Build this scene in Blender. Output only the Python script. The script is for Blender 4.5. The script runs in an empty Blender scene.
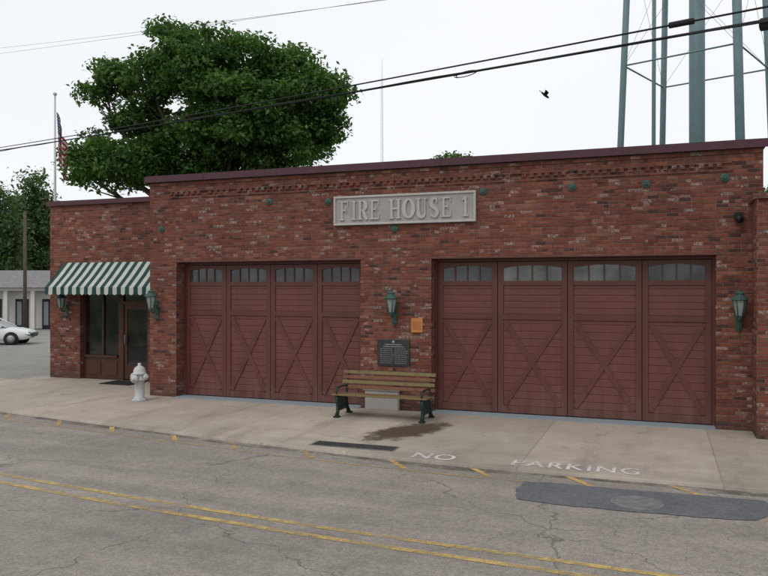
import bpy, math, random
import numpy as np
from mathutils import Vector, Matrix
random.seed(7)
rnd = random.Random(11)
scene = bpy.context.scene
COL = scene.collection

# ------------------------------------------------------------------ nodes
def newmat(name):
    m = bpy.data.materials.new(name); m.use_nodes = True
    nt = m.node_tree
    b = nt.nodes['Principled BSDF']
    b.inputs['Specular IOR Level'].default_value = 0.3
    return m, nt, b
class N:
    def __init__(s, nt): s.nt = nt
    def n(s, t, **kw):
        x = s.nt.nodes.new(t)
        for k, v in kw.items(): setattr(x, k, v)
        return x
    def put(s, sock, v):
        if isinstance(v, bpy.types.NodeSocket): s.nt.links.new(v, sock)
        else: sock.default_value = v
    def m(s, op, a, b=None, c=None, clamp=False):
        x = s.n('ShaderNodeMath', operation=op); x.use_clamp = clamp
        s.put(x.inputs[0], a)
        if b is not None: s.put(x.inputs[1], b)
        if c is not None: s.put(x.inputs[2], c)
        return x.outputs[0]
    def mix(s, f, a, b, mode='MIX'):
        x = s.n('ShaderNodeMix', data_type='RGBA', blend_type=mode)
        s.put(x.inputs[0], f)
        s.put(x.inputs[6], a if isinstance(a, bpy.types.NodeSocket) else (*a, 1)[:4])
        s.put(x.inputs[7], b if isinstance(b, bpy.types.NodeSocket) else (*b, 1)[:4])
        return x.outputs[2]
    def noise(s, vec, scale, detail=3, rough=0.55, out=0):
        x = s.n('ShaderNodeTexNoise'); s.put(x.inputs['Vector'], vec)
        x.inputs['Scale'].default_value = scale; x.inputs['Detail'].default_value = detail
        x.inputs['Roughness'].default_value = rough
        return x.outputs[out]
    def rng(s, v, a, b, c=0.0, d=1.0):
        x = s.n('ShaderNodeMapRange'); s.put(x.inputs[0], v)
        x.inputs[1].default_value = a; x.inputs[2].default_value = b
        x.inputs[3].default_value = c; x.inputs[4].default_value = d
        return x.outputs[0]
    def ramp(s, v, stops, const=False):
        x = s.n('ShaderNodeValToRGB'); s.put(x.inputs[0], v)
        cr = x.color_ramp
        if const: cr.interpolation = 'CONSTANT'
        while len(cr.elements) < len(stops): cr.elements.new(0.5)
        for e, (p, c) in zip(cr.elements, stops):
            e.position = p; e.color = (*c, 1)
        return x.outputs[0]
    def pos(s): return s.n('ShaderNodeNewGeometry').outputs['Position']
    def xyz(s, v):
        x = s.n('ShaderNodeSeparateXYZ'); s.put(x.inputs[0], v); return x.outputs
    def comb(s, a, b, c):
        x = s.n('ShaderNodeCombineXYZ')
        for i, v in enumerate((a, b, c)): s.put(x.inputs[i], v)
        return x.outputs[0]
    def bump(s, h, strength, dist):
        x = s.n('ShaderNodeBump'); s.put(x.inputs['Height'], h)
        x.inputs['Strength'].default_value = strength; x.inputs['Distance'].default_value = dist
        return x.outputs[0]

def simple(name, col, rough=0.6, metal=0.0, var=0.25, scale=6.0, spec=0.3, bump=0.0, dirt=None):
    m, nt, b = newmat(name); g = N(nt)
    tc = g.n('ShaderNodeTexCoord').outputs['Object']
    n1 = g.noise(tc, scale, 4); n2 = g.noise(tc, scale * 7, 3)
    f = g.m('ADD', g.m('MULTIPLY', n1, 0.65), g.m('MULTIPLY', n2, 0.35))
    lo = tuple(c * (1 - var) for c in col); hi = tuple(min(1, c * (1 + var)) for c in col)
    c = g.mix(g.rng(f, 0.32, 0.68), lo, hi)
    if dirt: c = g.mix(g.rng(n1, 0.5, 0.75, 0, 0.7), c, dirt)
    g.put(b.inputs['Base Color'], c)
    b.inputs['Roughness'].default_value = rough; b.inputs['Metallic'].default_value = metal
    b.inputs['Specular IOR Level'].default_value = spec
    if bump: g.put(b.inputs['Normal'], g.bump(n2, bump, 0.01))
    return m

def door_paint(name, col):
    m, nt, b = newmat(name); g = N(nt)
    p = g.pos(); P = g.xyz(p)
    n1 = g.noise(p, 1.4, 4); n2 = g.noise(g.comb(g.m('MULTIPLY', P[0], 6.0), P[1], g.m('MULTIPLY', P[2], .8)), 1.5, 4)
    f = g.m('ADD', g.m('MULTIPLY', n1, 0.5), g.m('MULTIPLY', n2, 0.5))
    c = g.mix(g.rng(f, .36, .64), tuple(x * .86 for x in col), tuple(x * 1.15 for x in col))
    d = g.m('MULTIPLY', g.rng(P[2], .65, .0, 0, 1), g.rng(n2, .38, .66, .05, .45))
    c = g.mix(d, c, (.17, .11, .09))
    g.put(b.inputs['Base Color'], c); b.inputs['Roughness'].default_value = .45; b.inputs['Specular IOR Level'].default_value = .4
    return m

def brick_mat():
    m, nt, b = newmat('old_red_brick'); g = N(nt)
    geo = g.n('ShaderNodeNewGeometry')
    P = g.xyz(geo.outputs['Position']); Nn = g.xyz(geo.outputs['True Normal'])
    side = g.m('GREATER_THAN', g.m('ABSOLUTE', Nn[0]), 0.5)
    u = g.m('ADD', g.m('MULTIPLY', P[0], g.m('SUBTRACT', 1.0, side)), g.m('MULTIPLY', P[1], side))
    uv = g.comb(u, 0.0, P[2])
    wob = g.noise(uv, 7.0, 2)
    wz = g.m('MULTIPLY', g.m('SUBTRACT', wob, 0.5), 0.016)
    BW, BH = 0.203, 0.0665
    v = g.m('DIVIDE', g.m('ADD', P[2], wz), BH)
    row = g.m('FLOOR', v)
    r1 = g.n('ShaderNodeTexWhiteNoise', noise_dimensions='1D'); g.put(r1.inputs['W'], row)
    hdr = g.m('LESS_THAN', g.m('FRACT', g.m('DIVIDE', g.m('ADD', row, .5), 6.0)), .166)
    div = g.m('MULTIPLY', g.m('ADD', 1.0, hdr), 1.0 / BW)
    u2 = g.m('ADD', g.m('ADD', g.m('MULTIPLY', g.m('ADD', u, wz), div), g.m('MULTIPLY', row, 0.5)), g.m('MULTIPLY', r1.outputs[0], 0.18))
    col = g.m('FLOOR', u2)
    fu = g.m('FRACT', u2); fv = g.m('FRACT', v)
    a = g.m('DIVIDE', g.m('MINIMUM', fu, g.m('SUBTRACT', 1.0, fu)), div)
    c = g.m('MULTIPLY', g.m('MINIMUM', fv, g.m('SUBTRACT', 1.0, fv)), BH)
    mm = g.m('MINIMUM', a, c)
    fine = g.noise(uv, 55.0, 4, .65)
    med = g.noise(uv, 14.0, 3, .6)
    mm2 = g.m('ADD', mm, g.m('MULTIPLY', g.m('SUBTRACT', fine, 0.5), 0.012))
    mask = g.rng(mm2, 0.002, 0.008)
    wn = g.n('ShaderNodeTexWhiteNoise', noise_dimensions='3D'); g.put(wn.inputs['Vector'], g.comb(col, row, 3.0))
    wn2 = g.n('ShaderNodeTexWhiteNoise', noise_dimensions='3D'); g.put(wn2.inputs['Vector'], g.comb(col, row, 17.0))
    base = g.ramp(wn.outputs[0], [(0, (.170, .056, .039)), (.16, (.205, .069, .045)), (.34, (.140, .049, .036)),
        (.48, (.228, .084, .057)), (.62, (.185, .064, .045)), (.76, (.152, .061, .046)), (.87, (.080, .039, .034)), (.92, (.255, .115, .078)), (.955, (.205, .095, .074))], const=True)
    clus = g.noise(uv, 0.6, 3)
    clus2 = g.noise(uv, 2.6, 3)
    th = g.m('SUBTRACT', 1.02, g.rng(g.m('ADD', g.m('MULTIPLY', clus, .6), g.m('MULTIPLY', clus2, .4)), 0.43, 0.66, 0.04, 0.25))
    wsel = g.m('GREATER_THAN', wn2.outputs[0], th)
    flake = g.rng(g.noise(uv, 24.0, 5, .75), 0.46, 0.60, 0.05, 0.85)
    base = g.mix(g.m('MULTIPLY', wsel, flake), base, (.43, .36, .32))
    fleck = g.m('MULTIPLY', g.rng(g.noise(uv, 32.0, 4, .7), .62, .68), g.rng(clus2, .42, .58))
    base = g.mix(g.m('MULTIPLY', fleck, .65), base, (.38, .31, .27))
    base = g.mix(1.0, base, g.ramp(fine, [(0.25, (.68, .68, .68)), (0.75, (1.28, 1.28, 1.28))]), 'MULTIPLY')
    base = g.mix(1.0, base, g.ramp(med, [(0.3, (.84, .82, .82)), (0.7, (1.15, 1.15, 1.15))]), 'MULTIPLY')
    mort = g.mix(g.rng(clus2, .35, .65), (.155, .112, .092), (.265, .21, .178))
    colr = g.mix(mask, mort, base)
    big = g.noise(uv, 0.35, 4)
    colr = g.mix(1.0, colr, g.ramp(big, [(0.3, (.80, .78, .78)), (0.7, (1.12, 1.10, 1.07))]), 'MULTIPLY')
    drt = g.rng(g.m('ADD', P[2], g.m('MULTIPLY', g.m('SUBTRACT', clus2, .5), .5)), 0.0, 0.45, 0.55, 0.0)
    colr = g.mix(drt, colr, (.072, .056, .047))
    streak = g.noise(g.comb(g.m('MULTIPLY', u, 3.0), 0.0, g.m('MULTIPLY', P[2], 0.35)), 1.6, 4)
    st = g.m('MULTIPLY', g.rng(P[2], 3.9, 5.0), g.rng(streak, .48, .72, 0, .6))
    colr = g.mix(st, colr, (.06, .042, .037))
    g.put(b.inputs['Base Color'], colr)
    b.inputs['Roughness'].default_value = 0.9; b.inputs['Specular IOR Level'].default_value = 0.15
    h = g.m('ADD', g.m('ADD', mask, g.m('MULTIPLY', wn2.outputs[0], 0.5)), g.m('MULTIPLY', fine, 0.5))
    g.put(b.inputs['Normal'], g.bump(h, 0.9, 0.014))
    return m

def ground_like(name, colA, colB, speck, spots=0.0, cracks=0.0, joints=False, bumpd=0.006, crack_scale=.35, strk=0.0):
    m, nt, b = newmat(name); g = N(nt)
    p = g.pos(); P = g.xyz(p)
    big = g.noise(p, 0.22, 5, .6); mid = g.noise(p, 1.4, 5, .62); fine = g.noise(p, 48.0, 3, .75)
    f = g.m('ADD', g.m('MULTIPLY', big, .55), g.m('MULTIPLY', mid, .45))
    c = g.mix(g.rng(f, .36, .64), colA, colB)
    c = g.mix(1.0, c, g.ramp(fine, [(0.3, (1 - speck,) * 3), (0.7, (1 + speck,) * 3)]), 'MULTIPLY')
    fine2 = g.noise(p, 17.0, 4, .75)
    c = g.mix(1.0, c, g.ramp(fine2, [(0.3, (1 - speck * .6,) * 3), (0.7, (1 + speck * .6,) * 3)]), 'MULTIPLY')
    if strk:
        s = g.noise(g.comb(g.m('MULTIPLY', P[0], .10), g.m('ADD', P[1], g.m('MULTIPLY', P[0], .04)), 0.0), 1.7, 4)
        c = g.mix(1.0, c, g.ramp(s, [(0.35, (1 - strk,) * 3), (0.65, (1 + strk,) * 3)]), 'MULTIPLY')
    if spots:
        s = g.noise(p, 2.3, 4, .6)
        c = g.mix(g.rng(s, .60, .72, 0, spots), c, tuple(x * .45 for x in colA))
        vs_ = g.n('ShaderNodeTexVoronoi'); g.put(vs_.inputs['Vector'], p); vs_.inputs['Scale'].default_value = 2.6
        c = g.mix(g.m('MULTIPLY', g.rng(vs_.outputs[0], .05, .11, 1, 0), g.m('MULTIPLY', g.rng(mid, .45, .55), spots)), c, tuple(x * .4 for x in colA))
    h = fine
    if cracks:
        dv = g.n('ShaderNodeVectorMath', operation='MULTIPLY_ADD')
        nv = g.n('ShaderNodeTexNoise'); g.put(nv.inputs['Vector'], p); nv.inputs['Scale'].default_value = 1.3; nv.inputs['Detail'].default_value = 7
        nt.links.new(nv.outputs['Color'], dv.inputs[0]); dv.inputs[1].default_value = (1.5, 1.5, 0); nt.links.new(p, dv.inputs[2])
        v = g.n('ShaderNodeTexVoronoi', feature='DISTANCE_TO_EDGE'); nt.links.new(dv.outputs[0], v.inputs['Vector']); v.inputs['Scale'].default_value = crack_scale
        v2 = g.n('ShaderNodeTexVoronoi', feature='DISTANCE_TO_EDGE'); nt.links.new(dv.outputs[0], v2.inputs['Vector']); v2.inputs['Scale'].default_value = crack_scale * 4.1
        k1 = g.m('MULTIPLY', g.rng(v.outputs[0], 0.0, 0.005, 1, 0), g.rng(mid, .40, .52))
        k2 = g.m('MULTIPLY', g.rng(v2.outputs[0], 0.0, 0.014, 1, 0), g.rng(big, .5, .6))
        k = g.m('MAXIMUM', k1, g.m('MULTIPLY', k2, .6))
        c = g.mix(g.m('MULTIPLY', k, cracks), c, tuple(x * .35 for x in colA))
        h = g.m('SUBTRACT', fine, g.m('MULTIPLY', k, cracks * 1.5))
    if joints:
        jx = g.m('ABSOLUTE', g.m('SUBTRACT', g.m('FRACT', g.m('DIVIDE', g.m('ADD', P[0], 50.35), 2.62)), .5))
        jy = g.m('ABSOLUTE', g.m('SUBTRACT', P[1], g.m('ADD', 12.55, g.m('MULTIPLY', g.noise(p, .3), .05))))
        j = g.m('MAXIMUM', g.rng(jx, 0.0, .005, 1, 0), g.m('MULTIPLY', g.rng(jy, 0.0, .012, 1, 0), .6))
        c = g.mix(g.m('MULTIPLY', j, .45), c, (.12, .105, .085))
        h = g.m('SUBTRACT', h, g.m('MULTIPLY', j, 1.5))
        sl = g.n('ShaderNodeTexWhiteNoise', noise_dimensions='1D'); g.put(sl.inputs['W'], g.m('FLOOR', g.m('ADD', g.m('DIVIDE', g.m('ADD', P[0], 50.35), 2.62), .5)))
        c = g.mix(1.0, c, g.ramp(sl.outputs[0], [(0, (.90, .90, .89)), (1, (1.06, 1.05, 1.04))]), 'MULTIPLY')
        dn = g.noise(g.comb(g.m('MULTIPLY', P[0], .5), P[1], 0.0), 1.9, 5, .65)
        kd = g.m('MULTIPLY', g.rng(P[1], 12.2, 10.2), g.rng(dn, .38, .62, 0, .65))
        c = g.mix(kd, c, (.20, .175, .15))
        rs = g.noise(g.comb(P[0], g.m('MULTIPLY', P[1], .22), 0.0), 1.5, 5, .62)
        c = g.mix(g.rng(rs, .54, .70, 0, .5), c, (.185, .155, .125))
        c = g.mix(g.rng(rs, .44, .30, 0, .35), c, (.50, .455, .40))
    g.put(b.inputs['Base Color'], c)
    b.inputs['Roughness'].default_value = 0.88; b.inputs['Specular IOR Level'].default_value = 0.25
    g.put(b.inputs['Normal'], g.bump(h, 0.6, bumpd))
    return m

def paint_mat(name, col, wear_lo, wear_hi, scale=9.0):
    m, nt, b = newmat(name); g = N(nt)
    p = g.pos()
    n = g.m('ADD', g.m('MULTIPLY', g.noise(p, scale, 5, .75), .6), g.m('MULTIPLY', g.noise(p, 1.3, 3), .4))
    n = g.m('ADD', n, g.m('MULTIPLY', g.m('SUBTRACT', g.noise(p, 60.0, 2, .6), .5), .25))
    a = g.rng(n, wear_lo, wear_hi)
    g.put(b.inputs['Alpha'], a)
    g.put(b.inputs['Base Color'], g.mix(g.noise(p, 30.0, 3), tuple(c * .75 for c in col), col))
    b.inputs['Roughness'].default_value = .75
    return m

def stain_mat(name, col, cx, cy, rx, ry, strength, rot=0.0):
    m, nt, b = newmat(name); g = N(nt)
    p = g.pos(); P = g.xyz(p)
    ddx = g.m('SUBTRACT', P[0], cx); ddy = g.m('SUBTRACT', P[1], cy)
    ca, sa = math.cos(rot), math.sin(rot)
    ex = g.m('ADD', g.m('MULTIPLY', ddx, ca), g.m('MULTIPLY', ddy, sa)); ey = g.m('SUBTRACT', g.m('MULTIPLY', ddy, ca), g.m('MULTIPLY', ddx, sa))
    dx = g.m('DIVIDE', ex, rx); dy = g.m('DIVIDE', ey, ry)
    r = g.m('SQRT', g.m('ADD', g.m('MULTIPLY', dx, dx), g.m('MULTIPLY', dy, dy)))
    r = g.m('ADD', r, g.m('MULTIPLY', g.m('SUBTRACT', g.noise(p, 3.6, 6, .7), .5), 1.5))
    g.put(b.inputs['Alpha'], g.rng(r, .55, .95, strength, 0))
    b.inputs['Base Color'].default_value = (*col, 1)
    b.inputs['Roughness'].default_value = .6
    return m

def leaf_mat(name, a, bb, cc):
    m, nt, b = newmat(name); g = N(nt)
    geo = g.n('ShaderNodeNewGeometry')
    big = g.noise(geo.outputs['Position'], .55, 3)
    f = g.m('ADD', g.m('MULTIPLY', geo.outputs['Random Per Island'], .6), g.m('MULTIPLY', big, .5))
    c = g.ramp(f, [(.2, a), (.55, bb), (.9, cc)])
    g.put(b.inputs['Base Color'], c); b.inputs['Roughness'].default_value = .6
    b.inputs['Specular IOR Level'].default_value = .2
    tr = g.n('ShaderNodeBsdfTranslucent'); g.put(tr.inputs[0], g.mix(1.0, c, (1.4, 1.45, .7), 'MULTIPLY'))
    mx = g.n('ShaderNodeMixShader'); mx.inputs[0].default_value = .40
    nt.links.new(b.outputs[0], mx.inputs[1]); nt.links.new(tr.outputs[0], mx.inputs[2])
    nt.links.new(mx.outputs[0], nt.nodes['Material Output'].inputs[0])
    return m

def glass_mat(name, col=(.012, .014, .016), rough=.06, spec=.6):
    m, nt, b = newmat(name); g = N(nt)
    p = g.pos()
    g.put(b.inputs['Base Color'], g.mix(g.rng(g.noise(p, 1.8, 3), .4, .65), col, tuple(c * 3.2 + .01 for c in col)))
    b.inputs['Roughness'].default_value = rough; b.inputs['Specular IOR Level'].default_value = spec
    return m

BRICK = brick_mat()
ASPH = ground_like('road_asphalt', (.205, .181, .160), (.285, .254, .226), .36, spots=.22, cracks=.75, strk=.12)
LOT = ground_like('lot_asphalt', (.21, .20, .185), (.30, .285, .26), .2, spots=.3, cracks=.5)
CONC = ground_like('apron_concrete', (.325, .278, .230), (.43, .378, .322), .14, spots=.35, cracks=.35, joints=True, crack_scale=.2)
PATCHM = ground_like('asphalt_patch_mat', (.095, .099, .108), (.135, .139, .148), .3, spots=.2, cracks=.2)
GRASS = ground_like('grass_mat', (.045, .075, .02), (.09, .12, .04), .4, bumpd=.03)
YELLOW = paint_mat('faded_yellow_paint', (.56, .40, .14), .38, .58)
YEL2 = paint_mat('old_curb_yellow', (.58, .38, .13), .38, .54)
YEL3 = paint_mat('ghost_edge_yellow', (.50, .34, .15), .41, .60)
GUT = paint_mat('gutter_dirt', (.12, .103, .085), .44, .72, 3.0)
WPAINT = paint_mat('worn_white_paint', (.66, .64, .60), .34, .53, 11.0)
MAROON = simple('maroon_coping', (.075, .030, .038), .45, var=.15)
DOORP = door_paint('brick_red_door_paint', (.132, .042, .033))
DOORP2 = door_paint('brick_red_trim_paint', (.104, .033, .027))
GLASSD = glass_mat('door_window_glass', (.02, .022, .022), .1)
GLASSL = glass_mat('glass_painted_lit', (.055, .06, .055), .15)  # paler copy of the door glass: indoor light painted into its colour
GLASSE = glass_mat('entrance_glass', (.006, .006, .006))
STONE = simple('carved_limestone', (.43, .405, .38), .85, var=.12, scale=2, bump=.3)
STONED = simple('limestone_field_shaded', (.34, .32, .30), .9, var=.14, scale=3, bump=.3)  # same stone, darkened: painted shading behind the raised letters
VERD = simple('verdigris_iron', (.04, .085, .072), .6, var=.35)
BLACKM = simple('black_metal', (.015, .015, .016), .45, var=.2)
RUBBER = simple('black_rubber', (.02, .02, .021), .8, var=.2)
BRONZE = simple('dark_plaque_bronze', (.025, .025, .027), .4, var=.2, spec=.5)
PLQT = simple('plaque_lettering', (.26, .25, .235), .5, var=.1)
WOODD = simple('stained_wood_shaded', (.060, .025, .014), .5, var=.35, scale=3)  # dark brown wood, lowered further to paint in the awning's shade
SLATA = simple('weathered_slat', (.17, .075, .042), .75, var=.4, scale=5, dirt=(.07, .07, .035))
SLATB = simple('mossy_slat', (.18, .14, .065), .8, var=.4, scale=5, dirt=(.065, .08, .03))
BGREEN = simple('bench_iron_green', (.012, .03, .025), .5, var=.3)
HYDM = simple('hydrant_silver_paint', (.47, .48, .48), .5, var=.2, scale=8, dirt=(.25, .23, .20))
AWG = simple('awning_green', (.014, .055, .045), .8, var=.25)
AWW = simple('awning_cream', (.46, .47, .43), .8, var=.15)
TEAL = simple('tower_blue_grey_paint', (.135, .205, .225), .5, var=.15, scale=.6)
STEEL = simple('steel', (.30, .30, .30), .45, metal=.6, var=.15)
POLEM = simple('pole_paint_white', (.55, .55, .54), .4, var=.08)
WOODP = simple('pole_wood', (.10, .075, .055), .9, var=.3)
BARK = simple('tree_bark', (.085, .068, .052), .95, var=.35, scale=4)
ROOFM = simple('roof_membrane', (.09, .09, .09), .9, var=.2)
SILLM = simple('sill_grey_paint', (.25, .29, .31), .7, var=.2, dirt=(.2, .2, .19))
CARW = simple('car_white_paint', (.72, .73, .73), .25, var=.03, spec=.5)
CARG = glass_mat('car_glass', (.02, .022, .025))
WHITEW = simple('white_wall_paint', (.58, .56, .53), .8, var=.08, scale=1)
SHINGLE = simple('grey_shingles', (.19, .185, .19), .9, var=.3, scale=4)
DARKIN = simple('dark_bay', (.03, .03, .033), .8, var=.2)
NOTICE = simple('notice_sign', (.46, .19, .055), .6, var=.1)
NOTICEF = simple('notice_face', (.38, .13, .04), .6, var=.2)
REDTAIL = simple('tail_red', (.3, .01, .01), .3, var=.1)
CASTIR = simple('cast_iron_cover', (.16, .155, .15), .6, var=.3, scale=12)
GRATE = simple('drain_grate', (.035, .035, .036), .7, var=.3)
MAT_ = simple('door_mat', (.015, .015, .015), .95, var=.3)
LAMPG = simple('lantern_glass', (.24, .27, .26), .25, var=.2, spec=.6)
BIRDM = simple('bird_feathers', (.02, .018, .016), .8, var=.3)
L1 = leaf_mat('oak_leaves', (.028, .066, .017), (.062, .132, .032), (.13, .225, .060))
L2 = leaf_mat('far_leaves', (.042, .076, .032), (.076, .128, .055), (.13, .19, .088))

# ------------------------------------------------------------------ mesh builder
class MB:
    def __init__(s): s.v = []; s.f = []; s.mi = []; s.mats = []; s.sm = []
    def mid(s, mat):
        if mat not in s.mats: s.mats.append(mat)
        return s.mats.index(mat)
    def add(s, vs, fs, mat, smooth=False):
        o = len(s.v); s.v += [tuple(v) for v in vs]; k = s.mid(mat)
        for f in fs: s.f.append(tuple(i + o for i in f)); s.mi.append(k); s.sm.append(smooth)
    def box(s, x0, x1, y0, y1, z0, z1, mat, M=None):
        vs = [Vector((x, y, z)) for z in (z0, z1) for y in (y0, y1) for x in (x0, x1)]
        if M: vs = [M @ v for v in vs]
        s.add(vs, [(0, 2, 3, 1), (4, 5, 7, 6), (0, 1, 5, 4), (2, 6, 7, 3), (0, 4, 6, 2), (1, 3, 7, 5)], mat)
    def tube(s, pts, rs, mat, n=10, cap=True, smooth=True):
        pts = [Vector(p) for p in pts]
        if not hasattr(rs, '__len__'): rs = [rs] * len(pts)
        rings = []; prev = None
        for i, p in enumerate(pts):
            d = (pts[min(i + 1, len(pts) - 1)] - pts[max(i - 1, 0)]).normalized()
            if prev is None:
                a = Vector((0, 0, 1)) if abs(d.z) < .9 else Vector((1, 0, 0))
                e1 = d.cross(a).normalized()
            else:
                e1 = (prev - d * prev.dot(d)).normalized()
            prev = e1; e2 = d.cross(e1)
            rings.append([p + (e1 * math.cos(t) + e2 * math.sin(t)) * rs[i] for t in [2 * math.pi * k / n for k in range(n)]])
        vs = [v for r in rings for v in r]; fs = []
        for i in range(len(rings) - 1):
            for k in range(n):
                a = i * n + k; b = i * n + (k + 1) % n
                fs.append((a, b, b + n, a + n))
        if cap:
            fs.append(tuple(range(n))[::-1]); fs.append(tuple(range(len(vs) - n, len(vs))))
        s.add(vs, fs, mat, smooth)
    def lathe(s, c, prof, mat, n=16, smooth=True, rot=0.0, M=None):
        vs = []; fs = []
        for r, z in prof:
            for k in range(n):
                t = 2 * math.pi * k / n + rot
                v = Vector((r * math.cos(t), r * math.sin(t), z))
                if M: v = M @ v
                vs.append(v + Vector(c))
        for i in range(len(prof) - 1):
            for k in range(n):
                a = i * n + k; b = i * n + (k + 1) % n
                fs.append((a, b, b + n, a + n))
        fs.append(tuple(range(n))[::-1]); fs.append(tuple(range(len(vs) - n, len(vs))))
        s.add(vs, fs, mat, smooth)
    def prism(s, poly, y0, y1, mat, M=None):
        n = len(poly)
        vs = [Vector((x, y0, z)) for x, z in poly] + [Vector((x, y1, z)) for x, z in poly]
        if M: vs = [M @ v for v in vs]
        fs = [tuple(range(n)), tuple(range(n, 2 * n))[::-1]] + [(i, (i + 1) % n + 0, (i + 1) % n + n, i + n)[::-1] for i in range(n)]
        s.add(vs, fs, mat)
    def obj(s, name, parent=None, bevel=0):
        me = bpy.data.meshes.new(name); me.from_pydata(s.v, [], s.f)
        for m in s.mats: me.materials.append(m)
        me.polygons.foreach_set('material_index', s.mi); me.polygons.foreach_set('use_smooth', s.sm)
        me.update()
        o = bpy.data.objects.new(name, me); COL.objects.link(o)
        if parent: o.parent = parent
        if bevel:
            bm = o.modifiers.new('bev', 'BEVEL'); bm.width = bevel; bm.segments = 2; bm.limit_method = 'ANGLE'
        return o
def empty(name):
    e = bpy.data.objects.new(name, None); COL.objects.link(e); return e

# ------------------------------------------------------------------ terrain
def sm(t): t = max(0, min(1, t)); return t * t * (3 - 2 * t)
def gz(x, y): return -.45 * sm((-x - 17.5) / 12)
def interp(pl, x):
    pl = sorted(pl)
    if x <= pl[0][0]: a, b = pl[0], pl[1]
    elif x >= pl[-1][0]: a, b = pl[-2], pl[-1]
    else:
        for i in range(len(pl) - 1):
            if pl[i][0] <= x <= pl[i + 1][0]: a, b = pl[i], pl[i + 1]; break
    t = (x - a[0]) / (b[0] - a[0]); return a[1] + (b[1] - a[1]) * t
KERB = [(60, 10.3), (-2.6, 10.38), (-4.2, 10.48), (-5.6, 10.65), (-7.8, 10.95), (-12.2, 11.62), (-20, 12.9), (-70, 21.2)]
CEN = [(60, 6.85), (-.2, 6.93), (-3.3, 7.08), (-5.8, 7.3), (-8.2, 7.6), (-13, 8.3), (-20, 9.4), (-70, 17.5)]
def kerb(x): return interp(KERB, x)
def cen(x): return interp(CEN, x)
def strip(name, x0, x1, fs, fn, dz, mat, step=.5, nv=6, parent=None):
    xs = np.arange(x0, x1 + 1e-6, step); vs = []; f = []
    for x in xs:
        a, b = fs(x), fn(x)
        for j in range(nv + 1):
            y = a + (b - a) * j / nv; vs.append((x, y, gz(x, y) + dz))
    for i in range(len(xs) - 1):
        for j in range(nv):
            a = i * (nv + 1) + j; f.append((a, a + nv + 1, a + nv + 2, a + 1))
    m = MB(); m.add(vs, f, mat); return m.obj(name, parent)
gx = sorted(set(list(np.arange(-80, 41, 2.0)) + [-900, -500, -300, -200, -140, -100, 60, 100, 200, 400, 900]))
gy = sorted(set(list(np.arange(-20, 81, 5.0)) + [-900, -400, -150, -60, 110, 180, 300, 500, 900]))
vs = [(x, y, gz(x, y) - .075) for x in gx for y in gy]; fs = []
ny = len(gy)
for i in range(len(gx) - 1):
    for j in range(ny - 1):
        a = i * ny + j; fs.append((a, a + ny, a + ny + 1, a + 1))
m = MB(); m.add(vs, fs, GRASS); m.obj('ground')
strip('parking_lot', -70, -10, lambda x: kerb(x) + 1, lambda x: 60, -.045, LOT, step=1.0, nv=10)
strip('road', -70, 60, lambda x: cen(x) - 3.6, lambda x: kerb(x) + .02, -.04, ASPH)
strip('gutter_dirt', -40, 30, lambda x: kerb(x) - .2 - .05 * math.sin(x * 1.7), lambda x: kerb(x) - .03, -.0362, GUT, nv=1)
def slab(name, x0, x1, fs_, fn_, top, bot, mat):
    xs = np.arange(x0, x1 + 1e-6, .5); vs = []; f = []
    for x in xs:
        a, b = fs_(x), fn_(x)
        z = gz(x, a)
        vs += [(x, a - .03, z + bot), (x, a, z + top - .008), (x, a + .02, z + top), (x, b, gz(x, b) + top), (x, b, gz(x, b) + bot)]
    for i in range(len(xs) - 1):
        for j in range(4):
            a = i * 5 + j; f.append((a, a + 5, a + 6, a + 1))
    m = MB(); m.add(vs, f, mat); return m.obj(name)
slab('sidewalk', -16.5, 60, kerb, lambda x: 16.6, 0, -.07, CONC)
slab('sidewalk', -70, -16.5, kerb, lambda x: kerb(x) + 3.4, 0, -.07, CONC)
slab('sidewalk', -70, 60, lambda x: cen(x) - 5.4, lambda x: cen(x) - 3.6, .06, -.07, CONC)
e = empty('road_centre_lines')
for k, o in enumerate((-.14, .14)):
    strip('yellow_line_%d' % (k + 1), -70, 60, lambda x: cen(x) + o - .045, lambda x: cen(x) + o + .045, -.035, YELLOW, nv=1, parent=e)
e = empty('kerb_yellow_markings')
mb = MB()
ticks = [-15.3, -13.7, -12.19, -10.67, -9.27, -7.78, -6.53, -5.1, -3.58, -2.34, -1.04, .26, 1.5, 2.8]
for x in ticks:
    w = .085; L = .40
    y = kerb(x) - .26
    z = gz(x, y) - .0345
    mb.add([(x - .19, y + L * .5, z), (x - .19 + w * 1.3, y + L * .5, z), (x + .14 + w * 1.3, y - L * .5, z), (x + .14, y - L * .5, z)], [(0, 3, 2, 1)], YEL2)
mb.obj('tick_marks', e)
strip('faded_edge_line', -16, 20, lambda x: kerb(x) - .54, lambda x: kerb(x) - .485, -.0355, YEL3, nv=1, parent=e)
def polysheet(name, pts, mat, z):
    m = MB(); m.add([(x, y, z) for x, y in pts], [tuple(range(len(pts)))], mat); return m.obj(name)
outl = [(-1.62, 9.0), (-1.1, 8.93), (-.2, 8.96), (.5, 8.99), (.98, 9.08), (1.2, 9.5), (1.16, 9.95), (.3, 9.93), (-.6, 9.9), (-1.2, 9.92), (-1.66, 9.86), (-1.72, 9.4)]
pp = []
for i in range(len(outl)):
    a, b = outl[i], outl[(i + 1) % len(outl)]
    for j in range(6):
        t = j / 6; pp.append((a[0] + (b[0] - a[0]) * t + rnd.uniform(-.015, .015), a[1] + (b[1] - a[1]) * t + rnd.uniform(-.015, .015)))
polysheet('asphalt_patch', pp, PATCHM, -.033)
mb = MB(); mb.lathe((-.27, 9.33, -.032), [(.30, -.01), (.30, .004), (.27, .006), (.265, .001), (.25, .001), (.24, .006), (.0, .006)], CASTIR, n=28, smooth=False)
mb.obj('manhole_cover')
mb = MB()
mb.box(-5.27, -3.85, 10.78, 11.12, .0, .008, CASTIR)
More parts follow.
